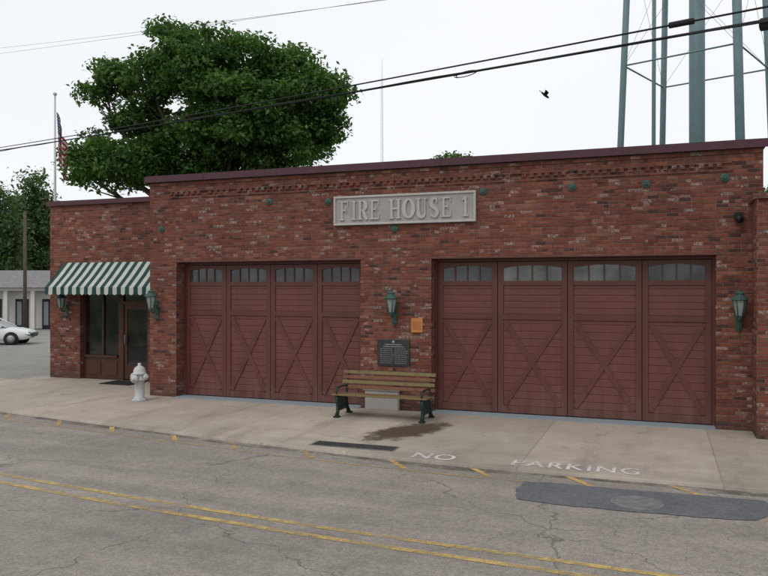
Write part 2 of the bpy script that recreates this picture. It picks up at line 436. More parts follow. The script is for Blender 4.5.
for i in range(26):
    x = -5.22 + i * .0525
    mb.box(x, x + .034, 10.81, 11.09, .0081, .014, GRATE)
mb.obj('storm_drain_grate')
strip_m = stain_mat('wet_stain_mat', (.095, .066, .043), -4.15, 12.45, 1.2, .50, .85, rot=math.radians(68))
polysheet('damp_stain', [(-5.7, 11.15), (-2.7, 11.15), (-2.7, 14.2), (-5.7, 14.2)], strip_m, .004)
def text_mesh(body, size, sx, loc, mat, name, rot=(0, 0, 0), extr=0, sp=1.0):
    cu = bpy.data.curves.new(name, 'FONT'); cu.body = body; cu.size = size; cu.extrude = extr; cu.space_character = sp
    cu.align_x = 'LEFT'; cu.offset = .008
    o = bpy.data.objects.new(name + '_tmp', cu); COL.objects.link(o)
    bpy.context.view_layer.update()
    me = bpy.data.meshes.new_from_object(o.evaluated_get(bpy.context.evaluated_depsgraph_get()))
    bpy.data.objects.remove(o)
    me.name = name; me.materials.clear(); me.materials.append(mat)
    ob = bpy.data.objects.new(name, me); COL.objects.link(ob)
    ob.location = loc; ob.rotation_euler = rot; ob.scale = (sx, 1, 1)
    return ob
e = empty('no_parking_painted_text')
a = text_mesh('NO', .48, .85, (-3.5, 10.52, .005), WPAINT, 'word_no', sp=1.1); a.parent = e
a = text_mesh('PARKING', .48, .79, (-2.02, 10.56, .005), WPAINT, 'word_parking', rot=(0, 0, .01), sp=1.15); a.parent = e

# ------------------------------------------------------------------ fire station
FS = empty('brick_fire_station')
Y = 14.5
mb = MB()
XL, XR = -11.18, 1.66
D1 = (-10.45, -5.88); D2 = (-4.35, .91); ZT = 3.1; TOP = 5.0
for a, b in ((XL, D1[0]), (D1[1], D2[0]), (D2[1], XR)):
    mb.box(a, b, Y, Y + .4, -.05, ZT, BRICK)
mb.box(XL, XR, Y, Y + .4, ZT, TOP, BRICK)
mb.box(XL, XL + .3, Y + .4, 25, -.4, TOP, BRICK)
mb.box(XR - .3, XR, Y + .4, 25, -.05, TOP, BRICK)
mb.box(XL, XR, 25, 25.3, -.4, TOP, BRICK)
mb.obj('main_walls', FS)
mb = MB(); BH = .0665
for i in range(420):
    r = rnd.randint(3, 73); z = r * BH + .005
    x = rnd.uniform(XL + .05, XR - .25)
    if z < ZT + .05 and any(a - .25 < x < b + .02 for a, b in (D1, D2)): continue
    if -6.8 < x < -3.3 and 3.7 < z < 4.5: continue
    mb.box(x, x + .19, Y - rnd.uniform(.003, .009), Y + .01, z, z + BH - .011, BRICK)
for xe, sgn in ((D1[0], -1), (D1[1], 1), (D2[0], -1), (D2[1], 1)):
    r = 1
    while r * BH < ZT - .1:
        if rnd.random() < .5:
            L = rnd.choice((.09, .19)); o = rnd.uniform(.002, .010)
            a, b = (xe - L, xe + o) if sgn < 0 else (xe - o, xe + L)
            mb.box(a, b, Y - rnd.uniform(.002, .008), Y + .09, r * BH + .005, r * BH + BH - .007, BRICK)
        r += 1
mb.obj('proud_bricks', FS)
mb = MB(); mb.box(XL + .3, XR - .3, Y + .4, 25, 4.45, 4.55, ROOFM)
mb.box(-15.8, XL, 16.8, 23.7, 4.35, 4.45, ROOFM); mb.obj('flat_roof', FS)
mb = MB()
mb.box(XL - .07, XR + .07, Y - .07, Y + .47, TOP, TOP + .09, MAROON)
mb.box(XL - .085, XR + .085, Y - .085, Y - .071, TOP - .06, TOP + .075, MAROON)
mb.box(XL - .085, XL - .071, Y - .07, 25.3, TOP - .06, TOP + .075, MAROON)
mb.box(XL - .07, XL + .37, Y + .47, 25.3, TOP, TOP + .09, MAROON)
mb.box(XR - .37, XR + .07, Y + .47, 25.3, TOP, TOP + .09, MAROON)
x = XL + 1.5
while x < XR:
    mb.box(x, x + .02, Y - .091, Y - .086, TOP - .06, TOP + .08, MAROON); x += 1.85
mb.obj('parapet_coping', FS)
mb = MB()
bx0, bx1 = XL + .55, XR - .5
mb.box(bx0, bx1, Y - .03, Y, 4.70, 4.755, BRICK)
x = bx0
i = 0
while x < bx1 - .1:
    h = rnd.uniform(-.006, .006)
    if rnd.random() > .04: mb.box(x + rnd.uniform(-.006, .006), x + .085, Y - .032 + h, Y, 4.635 + rnd.uniform(-.004, .004), 4.699, BRICK)
    x += .15; i += 1
mb.box(bx0, bx1, Y - .016, Y, 4.56, 4.60, BRICK)
mb.box(XL, XR, Y - .018, Y, 4.86, 4.925, BRICK)
mb.obj('corbelled_brick_band', FS)
mb = MB()
for a, b in (D1, D2):
    mb.box(a - .1, b + .1, Y - .006, Y + .3, ZT - .012, ZT + .012, DOORP2)
mb.obj('steel_lintels', FS)

def tree_brace(mb, p0, p1, w, y0, y1, mat):
    d = Vector((p1[0] - p0[0], 0, p1[1] - p0[1])); n = Vector((-d.z, 0, d.x)).normalized() * w / 2
    poly = [(p0[0] + n.x, p0[1] + n.z), (p0[0] - n.x, p0[1] - n.z), (p1[0] - n.x, p1[1] - n.z), (p1[0] + n.x, p1[1] + n.z)]
    mb.prism(poly, y0, y1, mat)
def garage(name, x0, x1, edges, lit):
    E = MB(); yd = Y + .30
    E.box(x0, x0 + .05, yd - .02, yd + .1, 0, ZT - .012, DOORP2)
    E.box(x1 - .05, x1, yd - .02, yd + .1, 0, ZT - .012, DOORP2)
    E.box(x0 + .05, x1 - .05, yd - .02, yd + .1, ZT - .07, ZT - .012, DOORP2)
    x0 += .05; x1 -= .05
    ed = [x0] + edges + [x1]
    for i in range(4):
        a, b = ed[i] + .006, ed[i + 1] - .006
        st = .105
        zb, zm, zw, zt = .03, 1.93, 2.60, ZT - .08
        E.box(a, a + st, yd, yd + .05, zb, zt, DOORP2); E.box(b - st, b, yd, yd + .05, zb, zt, DOORP2)
        ia, ib = a + st, b - st
        E.box(ia, ib, yd, yd + .05, zb, zb + .14, DOORP2)
        E.box(ia, ib, yd, yd + .05, zm - .055, zm + .055, DOORP2)
        E.box(ia, ib, yd, yd + .05, zw - .05, zw + .04, DOORP2)
        z = zb + .14
        while z < zm - .06:
            h = min(.148, zm - .057 - z)
            E.box(ia, ib, yd + .022, yd + .045, z + .0035, z + h - .0035, DOORP); z += .148
        z = zm + .055
        while z < zw - .07:
            h = min(.125, zw - .05 - z)
            E.box(ia, ib, yd + .022, yd + .045, z + .0035, z + h - .0035, DOORP); z += .125
        E.box(ia, ib, yd + .046, yd + .06, zb, zw, DOORP2)
        tree_brace(E, (ia + .03, zb + .17), (ib - .03, zm - .08), .10, yd + .003, yd + .0215, DOORP2)
        tree_brace(E, (ib - .03, zb + .17), (ia + .03, zm - .08), .10, yd + .005, yd + .0218, DOORP2)
        n = 12; w = ib - ia
        for k in range(n):
            t0, t1 = k / n, (k + 1) / n
            f = lambda t: zt - .125 + .055 * (1 - (2 * t - 1) ** 2)
            E.prism([(ia + w * t0, f(t0)), (ia + w * t1, f(t1)), (ia + w * t1, zt), (ia + w * t0, zt)], yd + .002, yd + .04, DOORP2)
        gm = GLASSL if i in lit else GLASSD
        E.box(ia, ib, yd + .03, yd + .036, zw + .03, zt - .002, gm)
        for k in (1, 2, 3):
            xx = ia + w * k / 4
            E.box(xx - .013, xx + .013, yd + .006, yd + .028, zw + .03, zt - .05, DOORP2)
    E.box(x0, x1, yd + .01, yd + .04, 0.0, .028, RUBBER)
    E.obj(name, FS, bevel=.003)
garage('garage_door_1', D1[0], D1[1], [-9.31, -8.17, -7.02], [])
garage('garage_door_2', D2[0], D2[1], [-3.06, -1.70, -.34], [1, 2])
mb = MB()
mb.box(D1[0] + .01, D1[1] - .01, Y - .14, Y + .29, -.02, .014, SILLM)
mb.box(D2[0] + .01, D2[1] - .01, Y - .14, Y + .29, -.02, .014, SILLM)
mb.obj('door_thresholds', FS)
mb = MB(); mb.box(XL + .3, XR - .3, Y + .42, Y + .44, 0, 4.4, DARKIN); mb.obj('interior_screen', FS)

YA = 16.5; AX0, AX1 = -16.1, XL; OP0, OP1 = -15.05, -12.78; AT = 4.84
mb = MB()
mb.box(AX0, OP0, YA, YA + .3, -.4, 2.42, BRICK)
mb.box(OP1, AX1, YA, YA + .3, -.05, 2.42, BRICK)
mb.box(AX0, AX1, YA, YA + .3, 2.42, AT, BRICK)
mb.box(AX0, AX0 + .3, YA + .3, 24, -.5, AT, BRICK)
mb.box(AX0, AX1, 24, 24.3, -.5, AT, BRICK)
mb.box(AX0 + .1, AX1, YA - .015, YA, AT - .2, AT - .14, BRICK)
mb.obj('annex_walls', FS)
mb = MB()
mb.box(AX0 - .06, AX1, YA - .06, YA + .36, AT, AT + .08, MAROON)
mb.box(AX0 - .07, AX1, YA - .074, YA - .061, AT - .05, AT + .07, MAROON)
mb.box(AX0 - .06, AX0 + .36, YA + .36, 24.3, AT, AT + .08, MAROON)
mb.obj('annex_coping', FS)
mb = MB(); yr = YA + .14
mb.box(OP0, OP1, yr + .12, yr + .14, 0, 2.42, DARKIN)
dx0, dx1 = -13.70, -12.84
fr = .07
for xa, xb in ((OP0, OP0 + fr), (-14.42, -14.36), (-13.86, dx0), (dx1, OP1)):
    mb.box(xa, xb, yr, yr + .1, 0 if xa > -13.9 else .62, 2.42, WOODD)
mb.box(OP0 + fr, -13.86, yr + .001, yr + .1, 2.32, 2.42, WOODD)
mb.box(OP0, -13.86, yr - .001, yr + .1, .0, .62, WOODD)
mb.box(OP0 + .1, -14.45, yr - .016, yr - .001, .12, .5, WOODD); mb.box(-14.33, -13.9, yr - .016, yr - .001, .12, .5, WOODD)
mb.box(OP0 + .02, -13.88, yr - .05, yr - .0015, .6, .66, WOODD)
mb.box(OP0 + fr, -13.86, yr + .05, yr + .055, .62, 2.32, GLASSE)
mb.box(dx0, dx1, yr + .001, yr + .09, 2.06, 2.14, WOODD); mb.box(dx0, dx1, yr + .001, yr + .09, 2.34, 2.42, WOODD)
mb.box(dx0, dx1, yr + .05, yr + .055, 2.14, 2.34, GLASSE)
mb.box(dx0, dx0 + .11, yr + .03, yr + .075, .02, 2.06, WOODD); mb.box(dx1 - .11, dx1, yr + .03, yr + .075, .02, 2.06, WOODD)
mb.box(dx0 + .11, dx1 - .11, yr + .03, yr + .075, .02, .42, WOODD); mb.box(dx0 + .11, dx1 - .11, yr + .03, yr + .075, 1.92, 2.06, WOODD)
mb.box(dx0 + .11, dx1 - .11, yr + .05, yr + .055, .42, 1.92, GLASSE)
mb.tube([(dx0 + .07, yr + .0, .95), (dx0 + .07, yr - .03, 1.0), (dx0 + .07, yr - .03, 1.2), (dx0 + .07, yr, 1.25)], .012, STEEL, n=6)
mb.obj('entrance_joinery', FS)
mb = MB(); mb.box(-13.75, -12.8, 15.75, 16.45, .001, .018, MAT_); mb.obj('door_mat')
aw = empty('striped_awning')
mb = MB(); ax0, ax1 = -15.58, -11.62; yt, yf = YA - .01, YA - .72; zt_, zf = 3.2, 2.52
nst = 30
for i in range(nst):
    xa = ax0 + (ax1 - ax0) * i / nst; xb = ax0 + (ax1 - ax0) * (i + 1) / nst
    mt = AWG if i % 2 == 0 else AWW
    mb.add([(xa, yt, zt_), (xb, yt, zt_), (xb, (yt + yf) / 2, (zt_ + zf) / 2 - .015), (xa, (yt + yf) / 2, (zt_ + zf) / 2 - .015), (xb, yf, zf), (xa, yf, zf)], [(0, 3, 2, 1), (3, 5, 4, 2)], mt)
    k = 6; pts = []
    for j in range(k + 1):
        t = j / k; pts.append((xa + (xb - xa) * t, yf - .003 - .01 * math.sin(i * 1.3 + t), zf - .17 - .035 * math.sin(math.pi * t)))
    mb.add([(xa, yf, zf), *pts, (xb, yf, zf)], [tuple(range(k + 3))], mt)
for xs_ in (ax0, ax1):
    mb.add([(xs_, yt, zt_), (xs_, yf, zf), (xs_, yf, zf - .17), (xs_, yt, zf - .17)], [(0, 1, 2, 3)], AWG)
mb.obj('canvas', aw)
mb = MB()
mb.tube([(ax0, yf + .02, zf - .02), (ax1, yf + .02, zf - .02)], .014, STEEL, n=6)
for xs_ in (ax0 + .02, (ax0 + ax1) / 2, ax1 - .02):
    mb.tube([(xs_, yf + .02, zf - .02), (xs_, yt, zf - .15)], .012, STEEL, n=6)
mb.obj('frame', aw)

RW = empty('brick_side_wing')
mb = MB(); mb.box(1.48, 9, 13.8, 14.49, -.05, 3.98, BRICK); mb.box(1.68, 9, 14.49, 24, -.05, 3.98, BRICK)
mb.obj('wing_walls', RW)
mb = MB(); mb.box(1.42, 9.1, 13.73, 14.49, 3.98, 4.07, BRICK); mb.box(1.75, 9.1, 14.49, 24, 3.98, 4.05, ROOFM); mb.obj('wing_coping', RW)

SG = empty('fire_house_sign')
mb = MB()
sx0, sx1, sz0, sz1 = -6.47, -3.42, 3.81, 4.42
mb.box(sx0, sx1, Y - .05, Y - .001, sz0, sz1, STONED)
f = .045
mb.box(sx0, sx1, Y - .075, Y - .0501, sz0, sz0 + f, STONE); mb.box(sx0, sx1, Y - .075, Y - .0501, sz1 - f, sz1, STONE)
mb.box(sx0, sx0 + f, Y - .075, Y - .0501, sz0 + f, sz1 - f, STONE); mb.box(sx1 - f, sx1, Y - .075, Y - .0501, sz0 + f, sz1 - f, STONE)
mb.obj('stone_panel', SG, bevel=.008)
LT = MB(); _j = [0]
def bar(ox, oz, w, h, x0, z0, x1, z1):
    _j[0] = (_j[0] + 1) % 7
    yy = Y - .076 - .0006 * _j[0]
    LT.box(ox + x0 * w, ox + x1 * w, yy, Y - .0502, oz + z0 * h, oz + z1 * h, STONE)
def stripc(ox, oz, w, h, pts, ws):
    _j[0] = (_j[0] + 1) % 7; yy = Y - .076 - .0006 * _j[0]
    P_ = [Vector((p[0] * w, p[1] * h)) for p in pts]
    L_ = []; R_ = []
    for i, p in enumerate(P_):
        d = (P_[min(i + 1, len(P_) - 1)] - P_[max(i - 1, 0)]).normalized(); n = Vector((-d.y, d.x)) * ws[i] * h / 2
        L_.append(p + n); R_.append(p - n)
    for i in range(len(P_) - 1):
        LT.prism([(ox + q.x, oz + q.y) for q in (L_[i], L_[i + 1], R_[i + 1], R_[i])], yy, Y - .0502, STONE)
def arc(cx, cy, rx, ry, a0, a1, n=12): return [(cx + rx * math.cos(math.radians(a0 + (a1 - a0) * k / n)), cy + ry * math.sin(math.radians(a0 + (a1 - a0) * k / n))) for k in range(n + 1)]
def letter(ch, ox, oz, w, h):
    B = lambda *a: bar(ox, oz, w, h, *a)
    S = lambda p, ws: stripc(ox, oz, w, h, p, ws)
    if ch in 'FE':
        B(.14, 0, .34, 1); B(.02, 0, .46 if ch == 'F' else .9, .08); B(.02, .92, .88, 1); B(.80, .74, .88, .92)
        B(.34, .48, .66, .56); B(.60, .40, .67, .64)
        if ch == 'E': B(.83, .08, .91, .28)
    elif ch == 'I': B(.38, 0, .60, 1); B(.24, 0, .74, .08); B(.24, .92, .74, 1)
    elif ch == '1': B(.38, 0, .60, 1); B(.22, 0, .76, .08); S([(.18, .80), (.4, .93), (.5, .99)], [.06, .08, .08])
    elif ch == 'H':
        for a in (.08, .68): B(a, 0, a + .21, 1); B(a - .09, 0, a + .30, .07); B(a - .09, .93, a + .30, 1)
        B(.29, .47, .68, .55)
    elif ch == 'R':
        B(.12, 0, .33, 1); B(.02, 0, .44, .07); B(.02, .93, .5, 1); B(.33, .46, .5, .53)
        n = 12; S([(.5, .965)] + arc(.5, .73, .25, .235, 90, -90, n) + [(.5, .495)], [.07] + [.07 + .12 * math.sin(math.pi * k / n) for k in range(n + 1)] + [.07])
        S([(.5, .49), (.68, .22), (.84, .04), (.97, .04)], [.15, .17, .14, .06])
    elif ch == 'O':
        n = 28; S(arc(.5, .5, .39, .46, 0, 360, n), [.07 + .14 * abs(math.cos(2 * math.pi * k / n)) for k in range(n + 1)])
    elif ch == 'U':
        n = 12; B(.10, .3, .30, 1); B(.0, .93, .40, 1); B(.72, .3, .81, 1); B(.62, .93, .93, 1)
        S([(.2, .32)] + arc(.485, .30, .285, .26, 180, 360, n) + [(.765, .32)], [.2] + [.2 - .12 * k / n for k in range(n + 1)] + [.08])
    elif ch == 'S':
        p = arc(.48, .73, .28, .225, 20, 180, 8) + [(.22, .66), (.34, .56), (.5, .5), (.66, .43), (.78, .33)] + arc(.5, .27, .29, .23, 0, -165, 8)
        k = len(p); S(p, [.06 + .14 * math.sin(math.pi * i / (k - 1)) for i in range(k)])
        B(.72, .70, .80, .96); B(.16, .04, .24, .30)
h_ = .40; oz = sz0 + (sz1 - sz0 - h_) / 2
adv = {'F': .245, 'I': .15, 'R': .26, 'E': .25, 'H': .275, 'O': .28, 'U': .27, 'S': .235, '1': .15, ' ': .17}
wd = {k: v - .03 for k, v in adv.items()}; wd['I'] = .20; wd['1'] = .20
tot = sum(adv[c] for c in 'FIRE HOUSE 1'); sc = (sx1 - sx0 - .26) / tot
cx = sx0 + .14
for ch in 'FIRE HOUSE 1':
    if ch != ' ':
        ox = cx
        if ch in 'I1': ox = cx - .03
        letter(ch, ox, oz, wd[ch] * sc, h_)
    cx += adv[ch] * sc
LT.obj('raised_lettering', SG)

PQ = empty('memorial_plaque'); mb = MB()
mb.box(-5.50, -4.80, Y - .03, Y - .001, .90, 1.45, BRONZE); mb.obj('plate', PQ, bevel=.006)
mb = MB()
mb.lathe((-5.15, Y - .031, 1.395), [(.0, -.004), (.03, -.004), (.03, .0), (.0, .0)], PLQT, n=14, M=Matrix.Rotation(math.pi / 2, 3, 'X'))
z = 1.335
for r in range(10):
    wline = [.36, .44, .3][r % 3] if r < 2 else None
    if wline: mb.box(-5.15 - wline / 2, -5.15 + wline / 2, Y - .033, Y - .0301, z, z + .015, PLQT)
    else:
        for c0 in (-5.44, -5.12):
            xx = c0
            while xx < c0 + .25:
                w = rnd.uniform(.03, .07)
                mb.box(xx, xx + w, Y - .033, Y - .0301, z, z + .009, PLQT); xx += w + .014
    z -= .042
mb.obj('raised_text_lines', PQ)
mb = MB(); mb.box(-4.76, -4.52, Y - .045, Y - .012, 1.60, 1.89, NOTICE); mb.box(-4.73, -4.55, Y - .049, Y - .0451, 1.66, 1.82, NOTICEF); mb.obj('notice_box', bevel=.004)
mb = MB(); mb.box(-5.74, -5.02, Y - .12, Y - .001, .0, .40, STONE); mb.box(-5.78, -4.98, Y - .15, Y - .001, .40, .45, STONE); mb.obj('stone_cornerstone_block', bevel=.01)
mb = MB()
for x, z in ((-10.85, 3.86), (-8.04, 4.38), (-6.62, 4.33), (-3.28, 4.40), (-1.58, 4.40), (-.26, 4.40), (-5.13, 3.72), (1.05, 4.45)):
    M_ = Matrix.Rotation(math.pi / 2, 3, 'X')
    mb.lathe((x, Y, z), [(.0, .0), (.075, .001), (.078, .018), (.05, .028), (.03, .03), (.028, .05), (.0, .052)], VERD, n=8, smooth=False, M=M_)
mb.obj('tie_rod_plates', FS)
mb = MB(); mb.box(1.2, 1.34, Y - .1, Y - .001, 3.70, 3.82, BLACKM); mb.tube([(1.27, Y - .08, 3.74), (1.27, Y - .2, 3.68)], [.05, .06], BLACKM); mb.obj('wall_siren', FS)

def lantern(x, y, z):
    e = empty('wall_lantern'); e.location = (x, y, z)
    m = MB()
    cy = -.22
    m.lathe((0, cy, 0), [(.055, -.17), (.075, -.16), (.07, -.14)], VERD, n=6, smooth=False)
    m.lathe((0, cy, 0), [(.068, -.14), (.115, .12)], LAMPG, n=6, smooth=False)
    for k in range(6):
        t = 2 * math.pi * k / 6
        m.tube([(.07 * math.cos(t), cy + .07 * math.sin(t), -.15), (.118 * math.cos(t), cy + .118 * math.sin(t), .125)], .009, VERD, n=5)
    m.lathe((0, cy, 0), [(.12, .115), (.145, .125), (.14, .145), (.075, .21), (.07, .225), (.085, .235), (.05, .265), (.02, .28), (.025, .30), (.0, .325)], VERD, n=12, smooth=False)
    m.lathe((0, cy, 0), [(.03, -.22), (.05, -.19), (.05, -.17)], VERD, n=8)
    m.box(-.05, .05, -.018, -.001, -.40, .02, VERD)
    pts = [(0, -.01, -.05), (0, -.05, -.16), (0, -.12, -.235), (0, -.2, -.25), (0, cy, -.21)]
    m.tube(pts, .014, VERD, n=6)
    pts = [(0, -.015 - .07 + .07 * math.cos(t), -.31 + .07 * math.sin(t)) for t in np.linspace(0, 5.2, 14)]
    m.tube(pts, .009, VERD, n=5)
    m.lathe((0, -.03, -.42), [(.0, -.03), (.03, .0), (.0, .04)], VERD, n=8)
    o = m.obj('lantern_body', e)
for p in ((-5.13, Y, 2.16), (1.27, Y, 2.17), (-10.98, Y, 2.18), (-15.5, YA, 2.10)):
    lantern(*p)

# bench
BN = empty('park_bench')
mb = MB(); bx0, bx1 = -5.98, -4.06; yf = 13.28; 
for xs_ in (bx0 + .10, bx1 - .10):
    w = .03
    def tb(pts, r): mb.tube(pts, r, BGREEN, n=7)
    tb([(xs_, yf - .02, .0), (xs_, yf + .04, .12), (xs_, yf + .02, .26), (xs_, yf - .02, .40)], [.045, .035, .03, .035])
    tb([(xs_, yf + .60, .0), (xs_, yf + .50, .14), (xs_, yf + .46, .30), (xs_, yf + .46, .42), (xs_, yf + .54, .64), (xs_, yf + .60, .84)], [.045, .035, .035, .03, .028, .022])
    tb([(xs_, yf - .02, .40), (xs_, yf + .2, .385), (xs_, yf + .46, .37)], [.03, .028, .03])
    tb([(xs_, yf + .04, .14), (xs_, yf + .26, .22), (xs_, yf + .50, .16)], [.022, .02, .022])
    tb([(xs_, yf + .0, .38), (xs_, yf - .03, .50), (xs_, yf + .02, .57), (xs_, yf + .25, .58), (xs_, yf + .52, .56)], [.02, .02, .022, .02, .02])
    tb([(xs_, yf + .12 + .09 * math.cos(t), .24 + .075 * math.sin(t)) for t in np.linspace(0, 6.28, 12)], .014)
    tb([(xs_, yf + .36 + .09 * math.cos(t), .24 + .075 * math.sin(t)) for t in np.linspace(0, 6.28, 12)], .014)
    mb.box(xs_ - .012, xs_ + .012, yf + .02, yf + .47, .12, .37, BGREEN)
    mb.box(xs_ - .05, xs_ + .05, yf - .07, yf + .05, 0, .03, BGREEN); mb.box(xs_ - .05, xs_ + .05, yf + .54, yf + .66, 0, .03, BGREEN)
mb.obj('cast_iron_ends', BN)
mb = MB()
for i in range(6):
    y0 = yf - .05 + i * .084
    mb.box(bx0 + rnd.uniform(-.008, .008), bx1 + rnd.uniform(-.008, .008), y0, y0 + .068, .425 - i * .005, .455 - i * .005, (SLATB, SLATA, SLATB, SLATA, SLATA, SLATB)[i])
for i, z in enumerate((.50, .595, .69, .785)):
    yy = yf + .475 + (z - .42) * .27
    M_ = Matrix.Translation((0, yy, z)) @ Matrix.Rotation(-.26, 4, 'X')
    mb.box(bx0 + rnd.uniform(-.008, .008), bx1 + rnd.uniform(-.008, .008), -.03, -.003, 0, .068, (SLATA, SLATB, SLATA, SLATB)[i], M=M_)
mb.obj('wood_slats', BN, bevel=.006)

# hydrant
HY = empty('fire_hydrant'); hx, hy = -10.88, 13.75
mb = MB()
mb.lathe((hx, hy, 0), [(.17, 0), (.17, .035), (.12, .04), (.115, .07), (.105, .08), (.105, .44), (.15, .45), (.15, .49), (.12, .5), (.125, .58), (.15, .585), (.15, .615), (.135, .62), (.13, .67), (.105, .73), (.06, .765), (.035, .775), (.035, .83), (.0, .835)], HYDM, n=20)
for t in np.linspace(0, 2 * math.pi, 9)[:-1]:
    mb.lathe((hx + .145 * math.cos(t), hy + .145 * math.sin(t), .03), [(.013, 0), (.013, .03), (.0, .032)], HYDM, n=6, smooth=False)
for sgn in (-1, 1):
    M_ = Matrix.Rotation(sgn * math.pi / 2, 3, 'Y')
    mb.lathe((hx, hy, .53), [(.055, .08), (.055, .15), (.07, .152), (.07, .195), (.03, .2), (.025, .225), (.0, .226)], HYDM, n=12, M=M_)
M_ = Matrix.Rotation(math.pi / 2, 3, 'X')
mb.lathe((hx, hy, .50), [(.075, .08), (.075, .15), (.092, .152), (.092, .20), (.04, .205), (.03, .235), (.0, .236)], HYDM, n=14, M=M_)
mb.obj('hydrant_body', HY)

# ------------------------------------------------------------------ trees
AXR = Vector((.938, .347, 0)); AXD = Vector((-.347, .938, 0))
def make_tree(name, base, lobes, nclump, nleaf, lsize, trunk_r, leafm, seed, crad=(.5, .95), limbs=True, jit=.1):
    e = empty(name); R = np.random.RandomState(seed)
    base = Vector(base)
    L = [(base + AXR * l[0] + AXD * l[1] + Vector((0, 0, l[2])), l[3], l[4], l[5]) for l in lobes]
    vol = np.array([l[1] * l[2] * l[3] for l in L]) ** .75; vol /= vol.sum()
    cl = []
    for i in range(nclump):
        c, rx, ry, rz = L[R.choice(len(L), p=vol)]
        d = R.normal(size=3); d /= np.linalg.norm(d); r = R.uniform(.2, 1.1) ** .5
        p = c + AXR * (d[0] * r * rx) + AXD * (d[1] * r * ry) + Vector((0, 0, d[2] * r * rz))
        cl.append((p, R.uniform(*crad)))
    V = []
    mc = sum(crad) / 2
    for p, cr in cl:
        n = int(nleaf * R.uniform(.5, 1.4) * (cr / mc) ** 1.6) + 3
        g = R.normal(size=(n, 3)); g /= np.linalg.norm(g, axis=1)[:, None]
        rr = R.uniform(.1, 1, (n, 1)) ** .6
        sh = np.array([R.uniform(.8, 1.5), R.uniform(.8, 1.5), R.uniform(.4, .75)])
        off = g * rr * cr * sh
        off[:, 2] -= .18 * (off[:, 0] ** 2 + off[:, 1] ** 2)
        P = np.array(p) + off + R.normal(size=(n, 3)) * jit
        nn = g * .6 + np.array([0, 0, .7]) + R.normal(size=(n, 3)) * .7; nn /= np.linalg.norm(nn, axis=1)[:, None]
        a = np.cross(nn, R.normal(size=(n, 3))); a /= np.linalg.norm(a, axis=1)[:, None] + 1e-9
        b = np.cross(nn, a)
        s = lsize * R.uniform(.5, 1.4, (n, 1))
        q = np.stack([P - a * s, P - b * s * .55 + nn * s * .12, P + a * s, P + b * s * .55 + nn * s * .12], 1)
        V.append(q.reshape(-1, 3))
    V = np.concatenate(V); nf = len(V) // 4
    me = bpy.data.meshes.new('crown'); me.vertices.add(len(V)); me.vertices.foreach_set('co', V.ravel())
    me.loops.add(nf * 4); me.loops.foreach_set('vertex_index', np.arange(nf * 4)); me.polygons.add(nf)
    me.polygons.foreach_set('loop_start', np.arange(nf) * 4); me.polygons.foreach_set('loop_total', np.full(nf, 4))
    me.update(calc_edges=True); me.materials.append(leafm)
    o = bpy.data.objects.new('crown', me); COL.objects.link(o); o.parent = e
    if limbs:
        mb = MB(); zmin = min(l[2] - l[5] for l in lobes)
        fork = base + Vector((0, 0, max(1.5, zmin * .75)))
        mb.tube([base - Vector((0, 0, .2)), base + Vector((.05, 0, .5)), fork], [trunk_r * 1.5, trunk_r, trunk_r * .8], BARK, n=10)
        for k, (c, rx, ry, rz) in enumerate(L):
            mid = fork.lerp(c, .5) + Vector((R.uniform(-.4, .4), R.uniform(-.4, .4), -.25 * (c - fork).length * .3))
            r0 = trunk_r * .45
            mb.tube([fork, mid, c], [r0, r0 * .65, r0 * .2], BARK, n=7)
            cc = sorted(cl, key=lambda q: (q[0] - c).length)[:12]
            for q, _ in cc:
                st = mid.lerp(c, R.uniform(.2, 1)); md = st.lerp(q, .5) + Vector((0, 0, -.15))
                mb.tube([st, md, q], [r0 * .25, r0 * .15, .012], BARK, n=5)
        mb.obj('trunk_and_limbs', e)
    return e
k = .0427
def pl(x, y, rx, ry, dd=0, cx=215, kk=k, ddm=1.0): return ((x - cx) * kk, dd, 2.5 + (289 - y) * kk, rx * kk, max(rx, ry) * kk * ddm, ry * kk)
lob = [pl(245, 62, 48, 34, .5), pl(178, 44, 26, 22, 0), pl(205, 74, 38, 34, -1), pl(290, 78, 34, 34, .6), pl(314, 102, 28, 34, -.5), pl(329, 90, 17, 15, .8),
       pl(114, 74, 25, 14, .4), pl(98, 94, 14, 8, 0), pl(152, 84, 28, 22, -.6), pl(136, 118, 32, 15, .8), pl(94, 152, 20, 18, 0), pl(118, 168, 44, 22, -.7), pl(178, 148, 44, 36, .5),
       pl(240, 122, 58, 40, -.8), pl(292, 140, 40, 28, 0), pl(332, 126, 12, 14, .3), pl(245, 168, 48, 24, .3), pl(86, 176, 12, 8, 0)]
make_tree('broadleaf_tree', (-17.9, 27.5, 0), lob, 1060, 92, .106, .38, L1, 5, crad=(.28, .72))
k2 = .1
def px(x, d, ): 
    u = (x - 384) / 750; return Vector(((-.347 + .938 * u) * d, (.938 + .347 * u) * d, 0))
b = px(30, 75); b.z = -.45
make_tree('broadleaf_tree', b, [pl(30, 200, 18, 20, 0, 30, k2), pl(36, 182, 11, 13, 0, 30, k2), pl(18, 225, 20, 22, 0, 30, k2), pl(44, 225, 16, 26, 1, 30, k2), pl(30, 260, 32, 22, 0, 30, k2)], 260, 70, .2, .35, L2, 8, crad=(.6, 1.4), jit=.25)
b = px(0, 68); b.z = -.45
make_tree('broadleaf_tree', b, [pl(-5, 205, 16, 25, 0, 0, .09), pl(8, 232, 16, 25, 0, 0, .09), pl(-15, 250, 25, 30, 0, 0, .09), pl(4, 268, 25, 16, 0, 0, .09)], 200, 70, .18, .35, L2, 9, crad=(.6, 1.3), jit=.25)
b = px(70, 80); b.z = -.45
make_tree('broadleaf_tree', b, [pl(70, 225, 22, 25, 0, 70, .106), pl(60, 260, 28, 25, 0, 70, .106)], 110, 80, .22, .35, L2, 12, crad=(.8, 1.5))
b = px(455, 48)
